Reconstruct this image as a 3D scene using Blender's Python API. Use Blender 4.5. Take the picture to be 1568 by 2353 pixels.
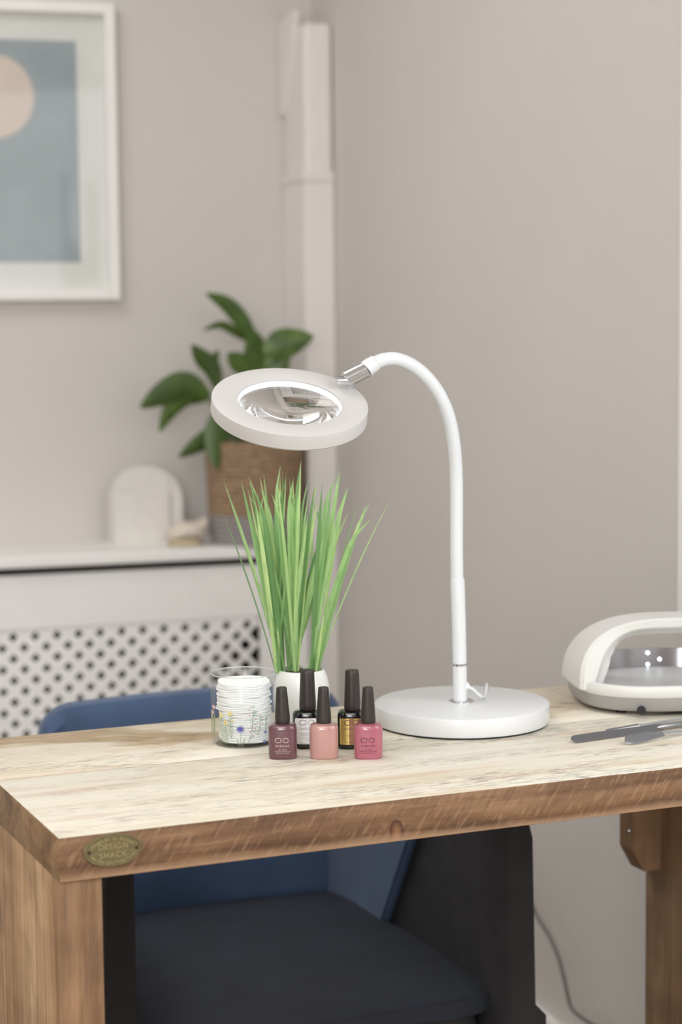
import bpy, bmesh, math, random
from mathutils import Vector, Matrix
from math import sin, cos, pi, radians as rad
rnd = random.Random(7)
S = bpy.context.scene
for o in list(bpy.data.objects): bpy.data.objects.remove(o)

# ---------------------------------------------------------------- camera
F, TH, RO, AT, AW = 4548.0, .09784, -.01, .4011, .3004      # focal length (px), pitch, roll, yaw of table, yaw of room
HC = 1.2036                                                  # eye height
cf = Vector((0, cos(TH), -sin(TH))); cu0 = Vector((0, sin(TH), cos(TH))); cr0 = Vector((1, 0, 0))
cr = cr0*cos(RO)+cu0*sin(RO); cu = -cr0*sin(RO)+cu0*cos(RO)
cam = bpy.data.cameras.new('camera'); co = bpy.data.objects.new('camera', cam); S.collection.objects.link(co)
cam.sensor_fit = 'VERTICAL'; cam.sensor_height = 36; cam.sensor_width = 24; cam.lens = 36*F/2353
co.matrix_world = Matrix(((cr.x, cu.x, -cf.x, 0), (cr.y, cu.y, -cf.y, 0), (cr.z, cu.z, -cf.z, HC), (0, 0, 0, 1)))
cam.clip_start = .05
cam.dof.use_dof = True; cam.dof.focus_distance = 1.97; cam.dof.aperture_fstop = 4.6
S.camera = co

# ---------------------------------------------------------------- exposure, world, lights
S.view_settings.view_transform = 'Standard'; S.view_settings.look = 'None'
S.view_settings.gamma = 1; S.view_settings.use_curve_mapping = False
S.view_settings.exposure = -0.09
S.cycles.max_bounces = 40; S.cycles.glossy_bounces = 36; S.cycles.transmission_bounces = 36   # the magnifier lens carries its ring light edge to edge
W = bpy.data.worlds.new('world'); S.world = W; W.use_nodes = True
W.node_tree.nodes['Background'].inputs[0].default_value = (1, .985, .97, 1)
W.node_tree.nodes['Background'].inputs[1].default_value = .50
def area(name, loc, target, sx, sy, power, col=(1, 1, 1)):
    l = bpy.data.lights.new(name, 'AREA'); l.shape = 'RECTANGLE'; l.size = sx; l.size_y = sy; l.energy = power; l.color = col
    o = bpy.data.objects.new(name, l); S.collection.objects.link(o); o.location = loc
    d = Vector(target)-Vector(loc); o.rotation_euler = d.to_track_quat('-Z', 'Y').to_euler(); return o
area('ceiling_light', (-1.1, 2.5, 2.56), (-1.1, 2.5, 0), 1.3, 1.3, 21, (1, .995, .985))
area('ceiling_light_near', (-.6, -.9, 2.56), (-.6, -.5, 0), 1.6, 1.2, 38, (1, .995, .985))
def point_fill(name, loc, power, r=.16, col=(1, .995, .985)):
    l = bpy.data.lights.new(name, 'POINT'); l.energy = power; l.shadow_soft_size = r; l.color = col
    o = bpy.data.objects.new(name, l); S.collection.objects.link(o); o.location = loc
point_fill('rear_fill', (-.4, -2.0, 2.05), 22)  # added fill that lifts the ceiling and rear walls, no fixture there
point_fill('side_fill', (-1.7, .3, 2.05), 8)  # second added fill, from the left, no real lamp behind it
area('side_window_light', (.98, 1.25, 1.5), (-.4, 2.3, .9), .9, 1.1, 13, (.96, .985, 1))
area('camera_side_fill', (-1.2, -3.2, 1.5), (-.2, 2.5, 1.2), 2.4, 1.6, 130, (.98, .99, 1))  # added fill behind the camera for upright faces, no window there

# ---------------------------------------------------------------- helpers
def lin(c):
    return tuple(((v/255)/12.92 if v/255 <= .04045 else ((v/255+.055)/1.055)**2.4) for v in c)+(1,)
def ray(x, y): return cf+cr*((x-784)/F)-cu*((y-1176.5)/F)
C0 = Vector((0, 0, HC))
def Z(x, y, z):
    d = ray(x, y); return C0+d*((z-HC)/d.z)
def V(x, y, p, ang):
    n = Vector((-sin(ang), cos(ang), 0)); d = ray(x, y); return C0+d*((Vector(p)-C0).dot(n)/d.dot(n))
def D(x, y, Y):
    d = ray(x, y); return C0+d*(Y/d.y)

def link(name, bm, mats, parent=None, smooth=True, M=None):
    me = bpy.data.meshes.new(name)
    if M is not None: bmesh.ops.transform(bm, matrix=M, verts=bm.verts)
    bm.normal_update(); bm.to_mesh(me); bm.free()
    for m in (mats if isinstance(mats, (list, tuple)) else [mats]): me.materials.append(m)
    if smooth:
        for p in me.polygons: p.use_smooth = True
        try: me.set_sharp_from_angle(angle=rad(35))
        except Exception: pass
    o = bpy.data.objects.new(name, me); S.collection.objects.link(o)
    if parent: o.parent = parent
    return o
def thing(name, label, cat, loc=(0, 0, 0), rz=0, group=None, M=None):
    o = bpy.data.objects.new(name, None); S.collection.objects.link(o); o.empty_display_size = .02
    if M is not None: o.matrix_world = M
    else: o.location = loc; o.rotation_euler = (0, 0, rz)
    return tag(o, label, cat, group)
def tag(o, label=None, cat=None, group=None, kind=None):
    if label: o['label'] = label
    if cat: o['category'] = cat
    if group: o['group'] = group
    if kind: o['kind'] = kind
    return o
def NB(): return bmesh.new()
def box(bm, x0, x1, y0, y1, z0, z1, bev=0, seg=2, mi=0):
    vs = [bm.verts.new((x, y, z)) for x in (x0, x1) for y in (y0, y1) for z in (z0, z1)]
    fs = [bm.faces.new([vs[i] for i in q]) for q in ((0, 1, 3, 2), (4, 6, 7, 5), (0, 4, 5, 1), (2, 3, 7, 6), (0, 2, 6, 4), (1, 5, 7, 3))]
    for f_ in fs: f_.material_index = mi
    if bev:
        es = list({e for f_ in fs for e in f_.edges})
        bmesh.ops.bevel(bm, geom=es, offset=bev, segments=seg, profile=.5, affect='EDGES')
    return bm
def loft(bm, rings, cap0=True, cap1=True, closed=True, mi=0):
    R = [[bm.verts.new(p) for p in r] for r in rings]
    n = len(R[0])
    for a, b in zip(R, R[1:]):
        for i in range(n if closed else n-1):
            j = (i+1) % n; f_ = bm.faces.new((a[i], a[j], b[j], b[i])); f_.material_index = mi
    if cap0: bm.faces.new(R[0][::-1]).material_index = mi
    if cap1: bm.faces.new(R[-1]).material_index = mi
    return bm
def lathe(bm, prof, n=64, cap0=True, cap1=True, c=(0, 0), closed=False, mi=0):
    rings = [[(c[0]+r*cos(2*pi*i/n), c[1]+r*sin(2*pi*i/n), z) for i in range(n)] for r, z in prof]
    if closed: rings.append(rings[0]); R = loft(bm, rings, False, False, mi=mi); bmesh.ops.remove_doubles(bm, verts=bm.verts, dist=1e-6); return R
    return loft(bm, rings, cap0, cap1, mi=mi)
def catmull(P, k=8):
    P = [Vector(p) for p in P]; Q = [P[0]*2-P[1]]+P+[P[-1]*2-P[-2]]; out = []
    for i in range(1, len(Q)-2):
        a, b, c, d = Q[i-1:i+3]
        for j in range(k):
            t = j/k; out.append(.5*((2*b)+(c-a)*t+(2*a-5*b+4*c-d)*t*t+(3*b-a-3*c+d)*t**3))
    out.append(P[-1]); return out
def tube(bm, P, r, n=16, mi=0, sc=(1, 1)):
    P = [Vector(p) for p in P]; N = len(P); rings = []; up = None
    for i, p in enumerate(P):
        t = (P[min(i+1, N-1)]-P[max(i-1, 0)]).normalized()
        if up is None:
            up = Vector((0, 0, 1)) if abs(t.z) < .9 else Vector((1, 0, 0))
        up = (up-t*up.dot(t)).normalized(); s = t.cross(up)
        rr = r[i] if isinstance(r, (list, tuple)) else r
        rings.append([p+(s*cos(2*pi*k/n)*sc[0]+up*sin(2*pi*k/n)*sc[1])*rr for k in range(n)])
    return loft(bm, rings, mi=mi)
def superring(a, b, z, e=2.0, n=64, c=(0, 0)):
    out = []
    for i in range(n):
        t = 2*pi*i/n; ct, st = cos(t), sin(t)
        out.append((c[0]+a*math.copysign(abs(ct)**(2/e), ct), c[1]+b*math.copysign(abs(st)**(2/e), st), z))
    return out
def prism(bm, pts, y0, y1, mi=0):
    "polygon in xz extruded along y"
    a = [bm.verts.new((x, y0, z)) for x, z in pts]; b = [bm.verts.new((x, y1, z)) for x, z in pts]
    n = len(pts)
    fs = [bm.faces.new(a), bm.faces.new(b[::-1])]+[bm.faces.new((a[i], b[i], b[(i+1) % n], a[(i+1) % n])) for i in range(n)]
    bmesh.ops.recalc_face_normals(bm, faces=fs)
    for f_ in fs: f_.material_index = mi
    return bm
def text_polys(s, size, spacing=1.0, align='CENTER'):
    cu_ = bpy.data.curves.new('t', 'FONT'); cu_.body = s; cu_.size = size; cu_.align_x = align; cu_.space_character = spacing; cu_.resolution_u = 3
    o = bpy.data.objects.new('t', cu_); S.collection.objects.link(o)
    bpy.context.view_layer.update(); dg = bpy.context.evaluated_depsgraph_get()
    me = o.evaluated_get(dg).to_mesh(); vs = [(v.co.x, v.co.y) for v in me.vertices]; fs = [list(p.vertices) for p in me.polygons]
    o.evaluated_get(dg).to_mesh_clear(); bpy.data.objects.remove(o); bpy.data.curves.remove(cu_); return vs, fs
def put(bm, geo, fn, mi=0):
    vs, fs = geo; V_ = [bm.verts.new(fn(x, y)) for x, y in vs]
    for f_ in fs:
        try: bm.faces.new([V_[i] for i in f_]).material_index = mi
        except ValueError: pass
def stroke(pts, w):
    "flat polyline band in 2D"
    n = len(pts); vs = []; fs = []
    for i, p in enumerate(pts):
        a = pts[max(i-1, 0)]; b = pts[min(i+1, n-1)]; dx, dy = b[0]-a[0], b[1]-a[1]; L = math.hypot(dx, dy) or 1
        vs += [(p[0]-dy/L*w/2, p[1]+dx/L*w/2), (p[0]+dy/L*w/2, p[1]-dx/L*w/2)]
    for i in range(n-1): fs.append([2*i, 2*i+1, 2*i+3, 2*i+2])
    return vs, fs
def arc(cx, cy, rx, ry, a0, a1, n=20): return [(cx+rx*cos(rad(a0+(a1-a0)*i/n)), cy+ry*sin(rad(a0+(a1-a0)*i/n))) for i in range(n+1)]

# ---------------------------------------------------------------- materials
class NT:
    def __init__(s, name):
        s.m = bpy.data.materials.new(name); s.m.use_nodes = True; s.t = s.m.node_tree; s.b = s.t.nodes['Principled BSDF']
    def n(s, typ, **kw):
        x = s.t.nodes.new(typ)
        for k, v in kw.items():
            if k in x.inputs: x.inputs[k].default_value = v
            else: setattr(x, k, v)
        return x
    def l(s, a, b): s.t.links.new(a, b)
    def coords(s, scale=(1, 1, 1), rot=(0, 0, 0), loc=(0, 0, 0)):
        tc = s.n('ShaderNodeTexCoord'); mp = s.n('ShaderNodeMapping'); mp.inputs['Scale'].default_value = scale
        mp.inputs['Location'].default_value = loc; src = tc.outputs['Object']
        if any(rot):
            m0 = s.n('ShaderNodeMapping'); m0.inputs['Rotation'].default_value = rot; s.l(src, m0.inputs['Vector']); src = m0.outputs[0]
        s.l(src, mp.inputs['Vector']); return mp.outputs[0]
    def noise(s, scale=(1, 1, 1), f=1, det=3, rough=.5, dist=0, rot=(0, 0, 0), loc=(0, 0, 0)):
        x = s.n('ShaderNodeTexNoise'); x.inputs['Scale'].default_value = f; x.inputs['Detail'].default_value = det
        x.inputs['Roughness'].default_value = rough; x.inputs['Distortion'].default_value = dist
        s.l(s.coords(scale, rot, loc), x.inputs['Vector']); return x.outputs['Fac']
    def ramp(s, fac, stops):
        r = s.n('ShaderNodeValToRGB'); e = r.color_ramp.elements
        while len(e) < len(stops): e.new(.5)
        for q, (p, c) in zip(e, stops): q.position = p; q.color = c if len(c) == 4 else lin(c)
        s.l(fac, r.inputs[0]); return r.outputs[0]
    def mix(s, a, b, fac, mode='MIX'):
        x = s.n('ShaderNodeMix', data_type='RGBA', blend_type=mode)
        for v, i in ((fac, 0), (a, 6), (b, 7)):
            if hasattr(v, 'links'): s.l(v, x.inputs[i])
            else: x.inputs[i].default_value = v
        return x.outputs[2]
    def math(s, op, a, b=0.0):
        x = s.n('ShaderNodeMath', operation=op)
        for v, i in ((a, 0), (b, 1)):
            if hasattr(v, 'links'): s.l(v, x.inputs[i])
            else: x.inputs[i].default_value = v
        return x.outputs[0]
    def bump(s, h, strength=.3, dist=.001):
        b = s.n('ShaderNodeBump'); b.inputs['Strength'].default_value = strength; b.inputs['Distance'].default_value = dist
        s.l(h, b.inputs['Height']); s.l(b.outputs[0], s.b.inputs['Normal'])
G0 = (0, 0, 0, 1); G1 = (1, 1, 1, 1)
def mat(name, c, rough=.5, metal=0, var=.06, f=30, bump=0, coat=0, spec=None, emit=None, es=1, sheen=0):
    k = NT(name); c = lin(c)
    fac = k.noise(f=f, det=4)
    d = tuple(v*(1-var) for v in c[:3])+(1,); u = tuple(min(1, v*(1+var)) for v in c[:3])+(1,)
    k.l(k.ramp(fac, [(.3, d), (.7, u)]), k.b.inputs['Base Color'])
    k.b.inputs['Roughness'].default_value = rough; k.b.inputs['Metallic'].default_value = metal
    k.b.inputs['Coat Weight'].default_value = coat; k.b.inputs['Coat Roughness'].default_value = .08
    if spec is not None: k.b.inputs['Specular IOR Level'].default_value = spec
    if sheen: k.b.inputs['Sheen Weight'].default_value = sheen; k.b.inputs['Sheen Roughness'].default_value = .4
    if emit: k.b.inputs['Emission Color'].default_value = lin(emit); k.b.inputs['Emission Strength'].default_value = es
    if bump: k.bump(fac, bump, .001)
    return k.m
def thin_glass(name, tint=(254, 255, 255), gl=.9, ior=1.45):
    k = NT(name); t = k.t; t.nodes.remove(k.b)
    tr = k.n('ShaderNodeBsdfTransparent'); tr.inputs[0].default_value = lin(tint)
    g = k.n('ShaderNodeBsdfGlossy'); g.inputs['Roughness'].default_value = .02
    lw = k.n('ShaderNodeLayerWeight'); lw.inputs['Blend'].default_value = .5
    fr = k.math('ADD', .02, k.math('MULTIPLY', k.math('POWER', lw.outputs['Facing'], 4.0), .5))
    mx = k.n('ShaderNodeMixShader'); k.l(k.math('MULTIPLY', fr, gl), mx.inputs[0]); k.l(tr.outputs[0], mx.inputs[1]); k.l(g.outputs[0], mx.inputs[2])
    k.l(mx.outputs[0], t.nodes['Material Output'].inputs[0]); return k.m

M_wall = mat('wall_paint', (215, 210, 205), .85, var=.015, f=3, bump=.05)
M_trimw = mat('white_wood_paint', (246, 244, 242), .5, var=.02, f=8)
M_box = mat('boxing_paint', (238, 233, 230), .6, var=.02, f=8)
M_dark = mat('interior_shade', (60, 52, 46), .9)
M_ceil = mat('ceiling_paint', (240, 238, 234), .9)
M_floor = mat('floor_laminate', (140, 131, 122), .5, var=.1)
M_white = mat('white_satin_metal', (226, 227, 229), .32, var=.008, f=10, coat=.3)
M_whitef = mat('white_flex_sleeve', (224, 227, 230), .38, var=.008)
M_head = mat('matte_white_plastic', (207, 204, 202), .5, var=.01, f=60)
M_chrome = mat('chrome', (215, 216, 220), .14, 1, var=.01)
M_steel = mat('brushed_steel', (170, 170, 174), .3, 1, var=.08, f=400)
M_steeld = mat('file_steel', (142, 140, 142), .42, 1, var=.15, f=900)
M_rubber = mat('black_rubber', (26, 26, 27), .6)
M_cap = mat('matte_black_cap', (48, 41, 39), .42, var=.05)
M_led = mat('led_and_edge_glow', (250, 252, 255), .4, emit=(235, 245, 255), es=2.6)
M_pot = mat('white_glazed_ceramic', (240, 241, 238), .25, var=.01, coat=.3)
M_soil = mat('potting_soil', (84, 66, 54), .95, var=.5, f=300, bump=.8)
M_pad = mat('cotton', (250, 250, 250), .95, var=.01, f=200, bump=.2)
M_glass = thin_glass('clear_glass')
M_pane = thin_glass('picture_glazing', gl=.5)
M_velvet = mat('blue_velvet', (66, 87, 119), .75, var=.18, f=9, sheen=.35)
M_seat = mat('dark_blue_seat_fabric', (44, 48, 58), .85, var=.15, f=14)
M_char = mat('charcoal_fabric', (47, 45, 47), .85, var=.18, f=20)
M_cord = mat('grey_cord', (120, 112, 108), .6)
M_arch = mat('whitewashed_wood', (230, 226, 220), .8, var=.04, f=40)
M_shell = mat('shell_ceramic', (222, 212, 198), .6, var=.05, f=40)
M_shell2 = mat('shell_base', (196, 180, 148), .7)
M_nailw = mat('lamp_white_plastic', (222, 221, 218), .35, var=.01)
M_nailg = mat('lamp_grey_plastic', (160, 158, 155), .45, var=.02)
M_tray = mat('pale_tray', (205, 205, 205), .4, var=.02)
M_mirror = mat('mirrored_plastic', (150, 148, 152), .16, 1, var=.02)
M_bulb = mat('small_led', (240, 246, 255), .2, emit=(225, 238, 255), es=4)
M_blackgloss = mat('black_gloss_glass', (14, 13, 14), .12, coat=.5, var=.02)
M_plum = mat('plum_polish', (104, 66, 76), .22, coat=.6, var=.02)
M_nude = mat('nude_pink_polish', (188, 142, 136), .22, coat=.6, var=.02)
M_rose = mat('rose_polish', (172, 96, 112), .22, coat=.6, var=.02)
M_lab = mat('white_label', (236, 234, 234), .5, var=.01)
M_gold = mat('gold_foil_label', (222, 196, 120), .3, .75, var=.05)
M_bronzel = mat('copper_foil_band', (150, 110, 84), .3, .7, var=.05)
M_ink = mat('dark_ink', (58, 50, 50), .5)
M_inkg = mat('grey_ink', (120, 116, 118), .5)
M_inkl = mat('pale_ink', (214, 190, 192), .5)
M_inkp = mat('dark_plum_ink', (84, 36, 50), .5)
M_brass = mat('aged_brass', (126, 114, 80), .5, .35, var=.18, f=300)
M_brassl = mat('brass_lettering', (184, 168, 120), .45, .35, var=.1, f=300)
M_brassd = mat('badge_hole', (70, 48, 40), .8)
M_artp = mat('art_circle_pink', (218, 202, 190), .9, var=.02)
M_artb = mat('art_grey_blue', (160, 168, 172), .9, var=.07, f=9)
M_mat = mat('picture_mount', (226, 223, 219), .9, var=.01)
M_stem = mat('leaf_stem', (86, 110, 50), .6)
M_leaf = None
def leafmat():
    k = NT('houseplant_leaf'); g = k.n('ShaderNodeNewGeometry')
    c = k.ramp(g.outputs['Random Per Island'], [(0, (54, 74, 30)), (.5, (78, 104, 40)), (1, (112, 138, 66))])
    c = k.mix(c, lin((66, 88, 46)), k.ramp(k.noise(f=40), [(.4, G0), (.7, G1)]))
    k.l(c, k.b.inputs['Base Color']); k.b.inputs['Roughness'].default_value = .4; return k.m
M_leaf = leafmat()
def grassmat():
    k = NT('grass_blade'); g = k.n('ShaderNodeNewGeometry')
    c = k.ramp(g.outputs['Random Per Island'], [(0, (112, 154, 98)), (.3, (150, 194, 126)), (.65, (186, 222, 154)), (1, (216, 238, 166))])
    c = k.mix(c, lin((134, 172, 116)), k.ramp(k.noise((300, 300, 3), 1, 2), [(.45, G0), (.75, (.6, .6, .6, 1))]))
    k.l(c, k.b.inputs['Base Color']); k.b.inputs['Roughness'].default_value = .45
    t = k.n('ShaderNodeBsdfTranslucent'); k.l(c, t.inputs[0]); mx = k.n('ShaderNodeMixShader'); mx.inputs[0].default_value = .42
    k.l(k.b.outputs[0], mx.inputs[1]); k.l(t.outputs[0], mx.inputs[2]); k.l(mx.outputs[0], k.t.nodes['Material Output'].inputs[0]); return k.m
M_grass = grassmat()
def basketmat():
    k = NT('woven_seagrass'); n = k.noise((60, 60, 260), 1, 3)
    c = k.ramp(n, [(.3, (122, 100, 78)), (.55, (158, 131, 104)), (.75, (178, 152, 124))])
    k.l(c, k.b.inputs['Base Color']); k.b.inputs['Roughness'].default_value = .9; k.bump(n, .6, .003); return k.m
M_basket = basketmat()
M_basketg = mat('grey_painted_weave', (150, 143, 142), .9, var=.08, f=80)

# wood: x along the grain
def wood_top():
    k = NT('worn_pale_timber')
    base = k.ramp(k.noise((3, 22, 3), 1, 5, .6, .4), [(.28, (216, 203, 178)), (.5, (236, 229, 212)), (.72, (242, 238, 227))])
    # broad tan patches, mostly on the rear board
    patch = k.ramp(k.noise((3.2, 9, 1), 1, 4, .6, .8, loc=(3, 1, 0)), [(.5, G0), (.62, G1)])
    tc = k.n('ShaderNodeTexCoord'); sx = k.n('ShaderNodeSeparateXYZ'); k.l(tc.outputs['Object'], sx.inputs[0])
    rear = k.n('ShaderNodeMapRange'); rear.inputs['From Min'].default_value = .24; rear.inputs['From Max'].default_value = .34
    k.l(sx.outputs['Y'], rear.inputs['Value'])
    rp = k.math('MULTIPLY', k.math('ADD', k.math('MULTIPLY', patch, .75), .35), rear.outputs[0])
    c = k.mix(base, lin((178, 156, 124)), rp)
    # pinkish tint streaks
    c = k.mix(c, lin((214, 186, 164)), k.math('MULTIPLY', k.ramp(k.noise((4, 40, 1), 1, 3, loc=(7, 0, 0)), [(.55, G0), (.7, G1)]), .5))
    # short dark checks in bands along the grain
    fine = k.ramp(k.noise((34, 430, 30), 1, 3, .7), [(.52, G0), (.60, G1)])
    band = k.ramp(k.noise((3.5, 17, 1), 1, 3, .6, .3, loc=(1.7, 4, 0)), [(.47, G0), (.60, G1)])
    c = k.mix(c, lin((112, 98, 84)), k.math('MULTIPLY', k.math('MULTIPLY', fine, band), .72))
    fine2 = k.ramp(k.noise((40, 260, 30), 1, 4, .7, loc=(5, 5, 5)), [(.6, G0), (.68, G1)])
    c = k.mix(c, lin((150, 132, 108)), k.math('MULTIPLY', fine2, .55))
    # diagonal saw scratches on the rear board
    saw = k.ramp(k.noise((30, 330, 30), 1, 2, rot=(0, 0, rad(32))), [(.56, G0), (.64, G1)])
    c = k.mix(c, lin((140, 114, 82)), k.math('MULTIPLY', k.math('MULTIPLY', saw, rp), .7))
    k.l(c, k.b.inputs['Base Color']); k.b.inputs['Roughness'].default_value = .55
    h = k.math('SUBTRACT', k.math('MULTIPLY', k.noise((6, 160, 6), 1, 4), .3), k.math('MULTIPLY', fine, band)); k.bump(h, .35, .0008)
    return k.m
def wood_side(name='oiled_edge_timber', c0=(78, 53, 35), c1=(128, 94, 66), c2=(168, 132, 99), knots=(), grain='x', saw=.8, lowedge=None):
    k = NT(name)
    sc = (3.5, 30, 45) if grain == 'x' else (30, 30, 2.5)
    base = k.ramp(k.noise(sc, 1, 5, .65, .5), [(.3, c0), (.5, c1), (.72, c2)])
    blot = k.ramp(k.noise((7, 7, 16), 1, 3, .5, loc=(2, 2, 2)), [(.4, G0), (.65, G1)])
    c = k.mix(base, lin(c0), k.math('MULTIPLY', blot, .45))
    sv = k.noise((260, 8, 42), 1, 3, .6, rot=(0, rad(-36), 0)) if grain == 'x' else k.noise((160, 160, 8), 1, 3, .6)
    c = k.mix(c, lin((196, 160, 122)), k.math('MULTIPLY', k.ramp(sv, [(.54, G0), (.66, G1)]), .35*saw))
    c = k.mix(c, lin((70, 44, 30)), k.math('MULTIPLY', k.ramp(sv, [(.34, G1), (.45, G0)]), .4*saw))
    tc = k.n('ShaderNodeTexCoord')
    for (x, y, z, r, ax) in knots:
        mp = k.n('ShaderNodeMapping'); mp.vector_type = 'TEXTURE'; mp.inputs['Location'].default_value = (x, y, z); mp.inputs['Scale'].default_value = (r*.75, 10, r*1.3)
        k.l(tc.outputs['Object'], mp.inputs['Vector']); le = k.n('ShaderNodeVectorMath', operation='LENGTH'); k.l(mp.outputs[0], le.inputs[0])
        v = k.math('ADD', le.outputs['Value'], k.math('MULTIPLY', k.math('SUBTRACT', k.noise(f=90), .5), .35))
        c = k.mix(c, lin((82, 48, 32)), k.ramp(v, [(.0, (.35,)*3+(1,)), (.6, (.45,)*3+(1,)), (.82, G1), (1.05, (0, 0, 0, 1))]))
        c = k.mix(c, lin((160, 112, 78)), k.math('MULTIPLY', k.ramp(v, [(.3, G1), (.62, G0)]), .6))
    if grain == 'z':
        c = k.mix(c, lin((86, 60, 42)), k.math('MULTIPLY', k.math('MULTIPLY', k.ramp(k.noise((260, 260, 1.6), 1, 3, .7), [(.5, G0), (.58, G1)]), k.ramp(k.noise((11, 11, .5), 1, 2, loc=(0, 2.2, 0)), [(.42, G0), (.56, G1)])), .65))
        c = k.mix(c, lin(c0), k.math('MULTIPLY', k.ramp(k.noise((14, 14, 5), 1, 4, .6, .6, loc=(4, 1, 3)), [(.48, G0), (.62, G1)]), .5))
    if lowedge is not None:
        sx = k.n('ShaderNodeSeparateXYZ'); k.l(tc.outputs['Object'], sx.inputs[0])
        zz = k.math('ADD', sx.outputs['Z'], k.math('MULTIPLY', k.math('SUBTRACT', k.noise((8, 8, 40), 1, 3), .5), .012))
        r = k.n('ShaderNodeMapRange'); r.inputs['From Min'].default_value = lowedge+.008; r.inputs['From Max'].default_value = lowedge+.001; k.l(zz, r.inputs['Value'])
        c = k.mix(c, lin((196, 160, 126)), k.math('MULTIPLY', r.outputs[0], .7))
    k.l(c, k.b.inputs['Base Color']); k.b.inputs['Roughness'].default_value = .6
    k.bump(k.math('ADD', sv, k.noise(sc, 2, 4)), .4, .001); return k.m

# ================================================================ THE ROOM
K = D(722, 700, 4.3); K.z = 0                                  # room corner
RX = Vector((cos(AW), sin(AW), 0)); RY = Vector((-sin(AW), cos(AW), 0))
MR = Matrix.Translation(K) @ Matrix.Rotation(AW, 4, 'Z')       # room frame: x along back wall (to the right), y outward
def wl(px, py, off=0):                                         # pixel on a plane 'off' in front of the back wall -> room x, z
    p = V(px, py, K-RY*off, AW)-K; return p.dot(RX), p.z
def rw(px, py, off=0):                                         # same for the right wall -> room y (negative toward camera), z
    p = V(px, py, K-RX*off, AW+pi/2)-K; return p.dot(RY), p.z
HR = 2.6
def struct(name, bm, m, parent=None, M=MR):
    o = link(name, bm, m, parent, smooth=False)
    if not parent: o.matrix_world = M; tag(o, kind='structure')
    return o
struct('wall_back', box(NB(), -3.2, 0, 0, .12, 0, HR), M_wall)
wy1, _ = rw(1558, 900, .022)
wz0 = .83
bm = NB(); wy0 = wy1-1.5
box(bm, 0, .14, wy1, .12, 0, HR); box(bm, 0, .14, wy0, wy1, 0, wz0); box(bm, 0, .14, wy0, wy1, 2.15, HR); box(bm, 0, .14, -7.6, wy0, 0, HR)
struct('wall_right', bm, M_wall)
struct('floor', box(NB(), -3.2, .14, -7.6, .12, -.05, 0), M_floor)
struct('ceiling', box(NB(), -3.2, .14, -7.6, .12, HR, HR+.05), M_ceil)
struct('wall_left', box(NB(), -3.32, -3.2, -7.6, .12, 0, HR), M_wall)
struct('wall_front', box(NB(), -3.32, .14, -7.72, -7.6, 0, HR), M_wall)
struct('baseboard_back', box(NB(), -3.2, -.02, -.018, 0, 0, .095, .004), M_trimw)
struct('baseboard_right', box(NB(), -.018, 0, -5.0, -.02, 0, .095, .004), M_trimw)
# window casing and frame on the right wall
wn = struct('window_1', box(NB(), -.022, 0, wy1-.07, wy1, wz0-.04, 2.2, .004), M_trimw)
bm = NB(); box(bm, -.022, 0, wy0, wy0+.07, wz0-.04, 2.2, .004); box(bm, -.022, 0, wy0, wy1, 2.13, 2.2, .004); box(bm, -.03, .1, wy0+.07, wy1-.07, wz0-.03, wz0+.006, .004)
struct('window_casing', bm, M_trimw, wn)
bm = NB()
for a, b in ((wy0+.07, wy0+.12), (wy1-.12, wy1-.07), ((wy0+wy1)/2-.025, (wy0+wy1)/2+.025)): box(bm, .06, .1, a, b, wz0, 2.13, .003)
for a, b in ((wz0, wz0+.05), (2.08, 2.13)): box(bm, .06, .1, wy0+.07, wy1-.07, a, b, .003)
struct('window_sash', bm, M_trimw, wn)
struct('window_pane', box(NB(), .078, .082, wy0+.08, wy1-.08, wz0+.01, 2.12), thin_glass('window_glass'), wn)

# boxed-in pipe in the corner
bx0, _ = wl(656, 900); 
p_edge = .165                                                  # how far it stands out
bw = -bx0
bx = struct('trim_1', box(NB(), -bw, -.001, -p_edge, -.001, 0, wl(656, 415)[1], .004), M_box)
zt = wl(652, 75)[1]
bm = NB(); box(bm, -bw+.004, -.001, -p_edge+.004, -.001, wl(656, 415)[1]-.002, zt, .012, 3); struct('pipe_boxing_upper', bm, M_box, bx)
bm = NB(); zj = wl(656, 415)[1]; box(bm, -bw-.004, .0-.002, -p_edge-.004, -.002, zj-.012, zj+.008, .003); struct('pipe_boxing_joint', bm, M_box, bx)
# slanted offcut panel on the upper side face
bm = NB(); x0 = -bw-.008
a = [(-.004, zt+.012), (-p_edge*.72, zt+.03), (-p_edge*.60, zt-.03), (-.02, zt-.17), (-.004, zt-.18)]
vs = [[bm.verts.new((xx, y, z)) for y, z in a] for xx in (x0, x0+.016)]
n = len(a); fs = [bm.faces.new(vs[0]), bm.faces.new(vs[1][::-1])]+[bm.faces.new((vs[0][i], vs[1][i], vs[1][(i+1) % n], vs[0][(i+1) % n])) for i in range(n)]
bmesh.ops.recalc_face_normals(bm, faces=fs)
struct('slanted_panel', bm, M_box, bx)

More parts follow.
